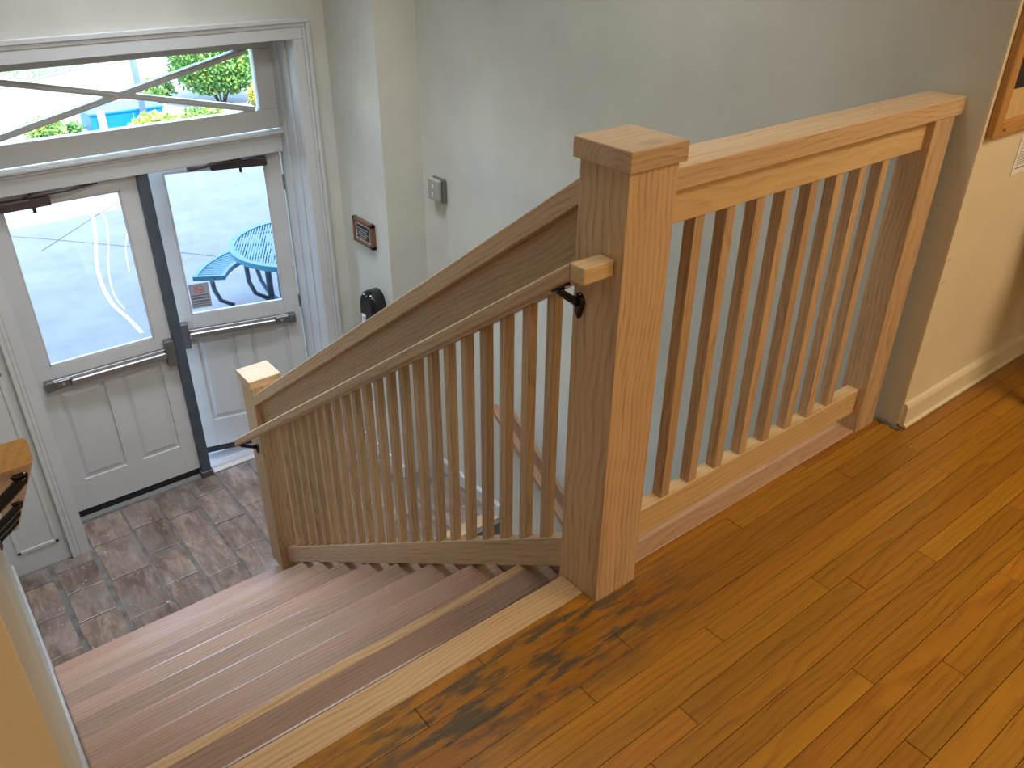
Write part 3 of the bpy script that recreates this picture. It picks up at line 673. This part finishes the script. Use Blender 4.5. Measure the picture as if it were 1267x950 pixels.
# lower flight's rail with its backing board, sloping the other way
e = empty('handrail', (1.25, 1.2, -1.4), 'dark oak wall handrail of the lower flight, seen between the balusters', 'handrail')
lo = lambda y, o_: -0.905 + 0.66 * (y - 2.02) + o_
rot2 = Matrix.Rotation(math.atan(0.66), 3, 'X') @ AX['y']
prism('backing_board', [(0.2, lo(0.2, 0)), (2.06, lo(2.06, 0)), (2.06, lo(2.06, -0.12)), (0.2, lo(0.2, -0.12))], 'x', (XR - 0.02, XR), M['oak_dark'], e, rot2, 0.002)
prism('rail', [(0.2, lo(0.2, -0.01)), (2.04, lo(2.04, -0.01)), (2.04, lo(2.04, -0.052)), (0.2, lo(0.2, -0.052))], 'x', (XR - 0.105, XR - 0.062), M['oak_dark'], e, rot2, 0.006, 2)
for by in (0.6, 1.2, 1.85): tube('bracket', [(XR - 0.02, by, lo(by, -0.09)), (XR - 0.06, by, lo(by, -0.085)), (XR - 0.083, by, lo(by, -0.052))], 0.008, M['black'], e)

# ------------------------------------------------------------------ things on the walls
th = empty('thermostat', (XR, 2.64, 0.13), 'small grey wall sensor box high on the stairwell wall', 'sensor')
box('back_box', (XR - 0.022, XR - 0.0002), (2.555, 2.665), (0.077, 0.205), M['thermo_dk'], th, 'z', 0.008, 2)
box('front_cover', (XR - 0.050, XR - 0.021), (2.570, 2.670), (0.085, 0.201), M['thermo'], th, 'z', 0.009, 3)
box('indicator', (XR - 0.052, XR - 0.049), (2.612, 2.622), (0.153, 0.177), M['white_plastic'], th, 'z', 0.001)
multibox('button', [((XR - 0.052, XR - 0.049), (2.616, 2.626), (0.109, 0.117)), ((XR - 0.052, XR - 0.049), (2.616, 2.626), (0.123, 0.131))], M['white_plastic'], th, bev=0.001)

pq = empty('wall_plaque', (1.08, 3.06, -0.175), 'small wooden framed plaque with dark lettered plate on the side wall', 'plaque')
y0, y1, z0, z1 = 2.930, 3.150, -0.246, -0.098
multibox('frame', [((1.052, 1.0798), (y0, y1), (z0, z0 + 0.022)), ((1.052, 1.0798), (y0, y1), (z1 - 0.022, z1)), ((1.052, 1.0798), (y0, y0 + 0.022), (z0, z1)), ((1.052, 1.0798), (y1 - 0.022, y1), (z0, z1))], M['walnut'], pq, 'y', 0.003)
box('mount', (1.060, 1.079), (y0 + 0.02, y1 - 0.02), (z0 + 0.02, z1 - 0.02), M['pink_brass'], pq, 'y', 0.001)
box('plate', (1.057, 1.061), (y0 + 0.042, y1 - 0.042), (z0 + 0.034, z1 - 0.034), M['black_matte'], pq, 'y', 0.0005)
multibox('lettering', [((1.0560, 1.0572), (y0 + a, y1 - b_), (z, z + 0.004)) for a, b_, z in ((0.052, 0.052, -0.152), (0.062, 0.058, -0.166), (0.050, 0.060, -0.179), (0.060, 0.050, -0.192), (0.080, 0.075, -0.204))], M['thermo'], pq, bev=0)

ds = empty('sanitizer_dispenser', (1.08, 2.93, -0.66), 'glossy black rounded soap dispenser on the side wall near the doors', 'dispenser')
def capsule(name, yc, zc, w, h, x0, x1, m, parent, rnd=0.03):
    bm = bmesh.new(); n = 28; rows = []
    for t, s in ((x1, 1.0), (x0 + 0.35 * (x1 - x0), 1.0), (x0 + 0.12 * (x1 - x0), 0.93), (x0, 0.78)):
        r = []
        for i in range(n):
            a = 2 * math.pi * i / n; cy, sy = math.cos(a), math.sin(a)
            yy = w / 2 * math.copysign(abs(cy) ** 0.75, cy); zz = h / 2 * math.copysign(abs(sy) ** 0.8, sy)
            r.append(bm.verts.new((t, yc + yy * s, zc + zz * (1 - (1 - s) * w / h))))
        rows.append(r)
    for A, B in zip(rows, rows[1:]):
        for i in range(n): f = bm.faces.new((A[i], A[(i + 1) % n], B[(i + 1) % n], B[i])); f.smooth = True
    bm.faces.new(rows[0][::-1]); bm.faces.new(rows[-1])
    return link(name, bm, m, parent, Matrix.Translation(((x0 + x1) / 2, yc, zc)))
capsule('housing', 2.950, -0.640, 0.165, 0.30, 0.985, 1.0798, M['black'], ds)
multibox('window_rim', [((0.981, 0.986), (2.955, 2.990), (-0.655, -0.640)), ((0.981, 0.986), (2.988, 3.000), (-0.74, -0.640))], M['white_plastic'], ds, bev=0.002)
box('sight_window', (0.981, 0.986), (2.958, 2.988), (-0.735, -0.66), M['clear_plastic'], ds, 'z', 0.002)

# cork board and notice on the cream wall
YB = -0.0362
cb = empty('bulletin_board', (1.9, YB, 1.3), 'cork bulletin board in an amber oak frame on the cream wall', 'board')
bx0, bz0 = 1.337, 0.932
box('frame_rail', (bx0 + 0.0422, 2.457), (YB - 0.022, YB), (bz0, bz0 + 0.042), M['oakframe'], cb, 'x', 0.003)
box('frame_rail', (bx0 + 0.0422, 2.457), (YB - 0.022, YB), (1.85, 1.892), M['oakframe'], cb, 'x', 0.003)
box('frame_stile', (bx0, bx0 + 0.042), (YB - 0.022, YB), (bz0, 1.892), M['oakframe'], cb, 'z', 0.003)
box('frame_stile', (2.458, 2.5), (YB - 0.0225, YB), (bz0, 1.892), M['oakframe'], cb, 'z', 0.003)
box('cork_sheet', (bx0 + 0.04, 2.46), (YB - 0.010, YB - 0.001), (bz0 + 0.04, 1.852), M['cork'], cb, 'x', 0)
tube('screw', [(1.392, YB - 0.022, 0.951), (1.392, YB - 0.026, 0.951)], 0.004, M['steel_dark'], cb, 10)
nt = box('card', (1.402, 1.55), (YB - 0.0125, YB - 0.0105), (1.055, 1.20), M['black_matte'], None, bev=0)
tag(nt, 'black card pinned low on the cork board', 'card')
pp = box('notice', (1.585, 1.80), (-0.0385, -0.0368), (0.785, 0.905), M['paper'], None, bev=0)
tag(pp, 'white printed notice on the cream wall under the cork board', 'notice')
multibox('print_line', [((1.60, 1.785), (-0.0389, -0.0384), (z, z + 0.0016)) for z in [0.815 + 0.006 * i for i in range(14)]], M['ink'], pp, bev=0)
box('heading_rule', (1.60, 1.785), (-0.0389, -0.0384), (0.803, 0.806), M['ink'], pp, bev=0)

# dark table standing at the right edge
tb = empty('side_table', (2.2, -0.32, 0), 'small dark table whose grey leg stands at the right edge', 'table')
box('tabletop', (1.83, 2.7), (-0.58, -0.08), (0.62, 0.65), M['walnut'], tb, 'x', 0.004)
box('apron', (1.85, 2.68), (-0.56, -0.10), (0.50, 0.62), M['walnut'], tb, 'x', 0.002)
for x, y in ((1.79, -0.24), (2.66, -0.10), (1.86, -0.54), (2.66, -0.54)):
    box('leg', (x, x + 0.04), (y - 0.04, y), (0, 0.62), M['thermo_dk'] if 0 else M['steel_dark'], tb, 'z', 0.004)

# ------------------------------------------------------------------ outside
ZG = -1.85
gd = box('ground', (-40, 40), (3.78, 90), (ZG - 0.3, ZG), M['concrete'], None, bev=0, kind='structure')
gd.name = 'floor'; WM[gd.name] = gd.matrix_basis.copy()
gd['label'] = 'pale concrete pavement outside the doors'
box('trim_17', (-0.8, 0.97), (3.80, 4.1), (ZG, ZF - 0.01), M['concrete'], bev=0.005, kind='structure')
def ribbon(name, pts, w, m, label=None, cat=None, parent=None, z=ZG):
    bm = bmesh.new(); P = [Vector((x, y, 0)) for x, y in pts]; prev = None
    for i, p in enumerate(P):
        t = (P[min(i + 1, len(P) - 1)] - P[max(i - 1, 0)]).normalized(); s = Vector((-t.y, t.x, 0))
        ww = w[i] if isinstance(w, (list, tuple)) else w
        q = [bm.verts.new((p + s * ww / 2 * k).xy.to_3d() + Vector((0, 0, z + h))) for k, h in ((-1, 0.0005), (0, 0.003), (1, 0.0005))]
        if prev:
            for j in range(2): bm.faces.new((prev[j], prev[j + 1], q[j + 1], q[j]))
        prev = q
    c = sum(P, Vector()) / len(P) + Vector((0, 0, z))
    o = link(name, bm, m, parent, Matrix.Translation(c))
    if cat: tag(o, label, cat)
    return o
def smooth(pts, n=6):
    out = []
    for i in range(len(pts) - 1):
        p0, p1, p2, p3 = pts[max(i - 1, 0)], pts[i], pts[i + 1], pts[min(i + 2, len(pts) - 1)]
        for k in range(n):
            t = k / n
            out.append(tuple(0.5 * (2 * p1[a] + (p2[a] - p0[a]) * t + (2 * p0[a] - 5 * p1[a] + 4 * p2[a] - p3[a]) * t * t + (3 * p1[a] - p0[a] - 3 * p2[a] + p3[a]) * t ** 3) for a in range(2)))
    return out + [pts[-1]]
ribbon('dried_splash', smooth([(0.968, 10.467), (0.96, 9.8), (0.788, 8.945), (0.535, 7.934), (0.401, 7.024), (0.419, 6.456), (0.424, 6.104)]), 0.036, M['streak'], 'long white dried splash line curving over the pavement', 'stain')
ribbon('dried_splash', smooth([(1.05, 10.2), (1.04, 9.5), (0.86, 8.7), (0.60, 7.75), (0.47, 7.1), (0.45, 6.7)]), 0.014, M['streak'], 'thinner white splash line just right of the long one', 'stain')
ribbon('dried_splash', smooth([(1.40, 10.1), (1.22, 9.2), (0.93, 8.3), (0.76, 7.6)]), 0.014, M['streak'], 'short white splash line nearest the mullion', 'stain')
ribbon('joint', [(1.9, 11.0), (1.37, 10.043), (0.18, 8.75)], 0.02, M['crack'], parent=gd)
ribbon('joint', [(-0.4, 9.9), (0.265, 9.178), (0.976, 8.326), (1.607, 7.489), (2.4, 6.5)], 0.02, M['crack'], parent=gd)

# lawn beyond the path
def lawn():
    bm = bmesh.new(); vs = [bm.verts.new(p) for p in ((-12, 16.6, ZG + 0.01), (1.7, 19.0, ZG + 0.01), (4.6, 21.4, ZG + 0.01), (6, 60, ZG + 0.01), (-30, 60, ZG + 0.01))]
    bm.faces.new(vs)
    for _ in range(9000):
        x = random.uniform(-3, 5); y = random.uniform(18.4, 26)
        lim = 16.6 + (x + 12) * 2.4 / 13.7 if x < 1.7 else 19.0 + (x - 1.7) * 2.4 / 2.9
        if y < lim: continue
        a = random.uniform(0, 6.28); h = random.uniform(0.03, 0.07); w = 0.012
        v = [bm.verts.new((x - w * math.cos(a), y - w * math.sin(a), ZG)), bm.verts.new((x + w * math.cos(a), y + w * math.sin(a), ZG)), bm.verts.new((x + random.uniform(-.02, .02), y, ZG + h))]
        bm.faces.new(v)
    o = link('lawn', bm, M['grassm'], None, Matrix.Translation((0, 20, ZG)))
    tag(o, 'green lawn beyond the pale path', 'grass', kind='stuff')
lawn()
ribbon('kerb', [(-12, 16.3), (1.75, 18.75), (4.7, 21.2), (6.2, 60)], 0.16, M['crack'], 'thin dark kerb line edging the lawn', 'kerb', z=ZG + 0.002)

def bush(loc, r, h, mats, n, leaf, label, cat='bush', stems=9, group=None, spread=1.0, name='bush'):
    e = empty(name, (loc[0], loc[1], ZG), label, cat, group)
    for mi, (m, frac) in enumerate(mats):
        bm = bmesh.new()
        for _ in range(int(n * frac)):
            a = random.uniform(0, 6.283); u = random.uniform(-0.95, 1); rr = (random.uniform(0.3, 1)) ** 0.5
            k = math.sqrt(max(0, 1 - u * u))
            p = Vector((loc[0] + r * rr * k * math.cos(a), loc[1] + r * rr * k * math.sin(a), ZG + h * 0.55 + h * 0.45 * rr * u))
            if mi == 1 and a > 3.4 * spread: pass
            d_ = Vector((random.gauss(0, 1), random.gauss(0, 1), random.gauss(0, 1) + 0.4)).normalized(); s = d_.orthogonal().normalized()
            s.rotate(Matrix.Rotation(random.uniform(0, 6.28), 3, d_))
            l = leaf * random.uniform(0.6, 1.2); w = l * 0.28
            q = d_.cross(s)
            v = [bm.verts.new(p), bm.verts.new(p + s * l * 0.5 + q * w), bm.verts.new(p + s * l), bm.verts.new(p + s * l * 0.5 - q * w)]
            bm.faces.new(v)
        o = link('foliage', bm, M[m], e, Matrix.Translation((loc[0], loc[1], ZG + h / 2))); o['kind'] = 'stuff'
    bm = bmesh.new()
    for i in range(stems):
        a = i * 6.283 / stems; b0 = Vector((loc[0] + 0.06 * math.cos(a), loc[1] + 0.06 * math.sin(a), ZG))
        b1 = Vector((loc[0] + r * 0.6 * math.cos(a), loc[1] + r * 0.6 * math.sin(a), ZG + h * 0.6))
        bmtube(bm, [b0, (b0 + b1) / 2 + Vector((0, 0, h * 0.08)), b1], [0.016, 0.012, 0.006], 5)
    o = link('stem', bm, M['stem'], e, Matrix.Translation((loc[0], loc[1], ZG))); o['kind'] = 'stuff'
    return e
bush((4.62, 14.9), 0.84, 1.36, [('leaf', 0.78), ('leaf_lt', 0.22)], 13000, 0.08, 'large rounded green bush at the right of the transom view')
bush((5.0, 13.75), 0.30, 0.50, [('leaf_lt', 0.45), ('leaf_org', 0.55)], 900, 0.09, 'yellow and orange leaved shrub in front of the large bush', stems=5)
bush((2.80, 12.9), 0.42, 0.36, [('leaf_lt', 1.0)], 900, 0.10, 'low yellow-green plants beside the blue box', stems=6)
bush((3.62, 13.0), 0.38, 0.33, [('leaf_lt', 0.5), ('leaf', 0.5)], 900, 0.10, 'low leafy plants between the pole and the large bush', stems=6)
bush((3.72, 15.6), 0.30, 0.42, [('leaf', 0.6), ('leaf_lt', 0.4)], 500, 0.09, 'small green plant just left of the large bush', stems=5)
bush((1.38, 13.9), 0.33, 0.30, [('leaf', 0.5), ('leaf_lt', 0.5)], 700, 0.08, 'small low green shrub at the lower left of the transom', stems=5)
bush((1.84, 14.0), 0.14, 0.16, [('leaf', 1.0)], 200, 0.07, 'tiny green plant left of the blue box', stems=4)

bn = empty('storage_box', (2.6, 13.85, ZG), 'bright blue box with a faded pink panel among the plants', 'box')
box('body', (2.06, 3.20), (13.8, 14.5), (ZG, ZG + 0.30), M['blue_bin'], bn, 'x', 0.01)
box('rim', (2.04, 3.22), (13.78, 14.52), (ZG + 0.27, ZG + 0.31), M['blue_bin'], bn, 'x', 0.008)
box('side_panel', (2.16, 2.28), (13.76, 13.80), (ZG, ZG + 0.33), M['pink'], bn, 'x', 0.004, label='faded pink upright panel')
pe = empty('lamp_pole', (2.836, 13.6, ZG), 'blue-grey round metal pole rising behind the blue box', 'pole')
tube('pole_shaft', [(2.836, 13.6, ZG), (2.836, 13.6, 0.5), (2.836, 13.6, 3.2)], 0.052, M['pole'], pe, 16)
tube('pole_base', [(2.836, 13.6, ZG), (2.836, 13.6, ZG + 0.05)], 0.11, M['pole'], pe, 16)
box('lamp_head', (2.59, 3.09), (13.3, 13.9), (3.2, 3.3), M['pole'], pe, 'x', 0.03, 2)

# round picnic table
TC = Vector((1.77, 5.48)); TT = -1.10
pt = empty('picnic_table', (TC.x, TC.y, ZG), 'round teal-blue slatted metal picnic table with curved benches outside', 'table')
def disc_ring(name, r0, r1, z0, z1, a0, a1, n, m, parent, c=TC):
    bm = bmesh.new(); rows = []; full = abs(a1 - a0) > 359
    for i in range(n if full else n + 1):
        a = math.radians(a0 + (a1 - a0) * i / n); cs, sn = math.cos(a), math.sin(a)
        rows.append([bm.verts.new((c.x + r * cs, c.y + r * sn, z)) for r, z in ((r0, z0), (r1, z0), (r1, z1), (r0, z1))])
    k = len(rows)
    for i in range(k if full else k - 1):
        A, B = rows[i], rows[(i + 1) % k]
        for j in range(4): bm.faces.new((A[j], A[(j + 1) % 4], B[(j + 1) % 4], B[j]))
    if not full: bm.faces.new(rows[0]); bm.faces.new(rows[-1][::-1])
    return link(name, bm, m, parent, Matrix.Translation((c.x, c.y, z0)))
disc_ring('tabletop_rim', 0.585, 0.635, TT - 0.045, TT, 0, 360, 48, M['table_blue'], pt)
bm = bmesh.new(); sa = math.radians(62); ca, sn_ = math.cos(sa), math.sin(sa); k = -0.58
while k < 0.58:
    hl = math.sqrt(0.59 ** 2 - k * k)
    T = Matrix.Translation((TC.x, TC.y, 0)) @ Matrix.Rotation(sa, 4, 'Z')
    bmbox(bm, (-hl, hl), (k, k + 0.013), (TT - 0.012, TT - 0.004), T=T); k += 0.022
for cc in (-0.3, 0.0, 0.3):
    hl = math.sqrt(0.59 ** 2 - cc * cc); bmbox(bm, (cc - 0.02, cc + 0.02), (-hl, hl), (TT - 0.025, TT - 0.012), T=T)
o = link('tabletop_slats', bm, M['table_blue'], pt, Matrix.Translation((TC.x, TC.y, TT))); o['kind'] = 'stuff'
tube('centre_column', [(TC.x - 0.12, TC.y - 0.05, ZG), (TC.x - 0.12, TC.y - 0.05, TT - 0.02)], 0.036, M['tube_blue'], pt, 12)
box('base_plate', (TC.x - 0.22, TC.x - 0.02), (TC.y - 0.15, TC.y + 0.05), (ZG, ZG + 0.012), M['tube_blue'], pt, 'x', 0.004)
for ca_ in (121, 1):
    a0, a1 = ca_ - 29, ca_ + 29
    bnch = disc_ring('bench_rim', 0.955, 0.995, -1.44, -1.40, a0, a1, 16, M['table_blue'], pt)
    disc_ring('bench_rim_inner', 0.72, 0.755, -1.44, -1.40, a0, a1, 16, M['table_blue'], bnch)
    for aa in (a0, a1 - 1.6): disc_ring('bench_end', 0.755, 0.955, -1.44, -1.40, aa, aa + 1.6, 1, M['table_blue'], bnch)
    bm = bmesh.new()
    for i in range(26):
        a = math.radians(a0 + 2.5 + i * (a1 - a0 - 5) / 25)
        T = Matrix.Translation((TC.x, TC.y, 0)) @ Matrix.Rotation(a, 4, 'Z'); bmbox(bm, (0.755, 0.955), (-0.010, 0.010), (-1.412, -1.404), T=T)
    o = link('bench_slats', bm, M['table_blue'], bnch, Matrix.Translation((TC.x, TC.y, -1.41))); o['kind'] = 'stuff'
    for da in ((-18, 18) if ca_ == 1 else (-18,)):
        a = math.radians(ca_ + da); f = lambda r, z: (TC.x + r * math.cos(a), TC.y + r * math.sin(a), z)
        tube('leg', [f(0.80, -1.43), f(0.795, -1.55), f(0.75, -1.68), f(0.64, -1.79), f(0.48, ZG + 0.025), f(0.16, ZG + 0.025)], 0.021, M['tube_blue'], pt, 10)
tube('leg', [(1.62, 6.05, ZG), (1.62, 6.05, -1.5), (1.62, 6.05, TT - 0.02)], 0.030, M['tube_blue'], pt, 12)
tube('leg', [(1.30, 5.68, TT - 0.04), (1.30, 5.70, -1.32), (1.386, 5.937, -1.55), (1.489, 6.104, -1.75), (1.60, 6.055, -1.83)], 0.021, M['tube_blue'], pt, 10)
tube('leg', [(1.036, 5.868, -1.43), (1.089, 6.02, -1.58), (1.174, 6.165, -1.76), (1.283, 6.137, -1.83)], 0.021, M['tube_blue'], pt, 10)
for a_ in (200,):
    a = math.radians(a_); f = lambda r, z: (TC.x + r * math.cos(a), TC.y + r * math.sin(a), z)
    tube('leg', [f(0.34, TT - 0.03), f(0.34, -1.5), f(0.30, -1.68), f(0.2, -1.79), f(0.08, ZG + 0.025)], 0.02, M['tube_blue'], pt, 10)
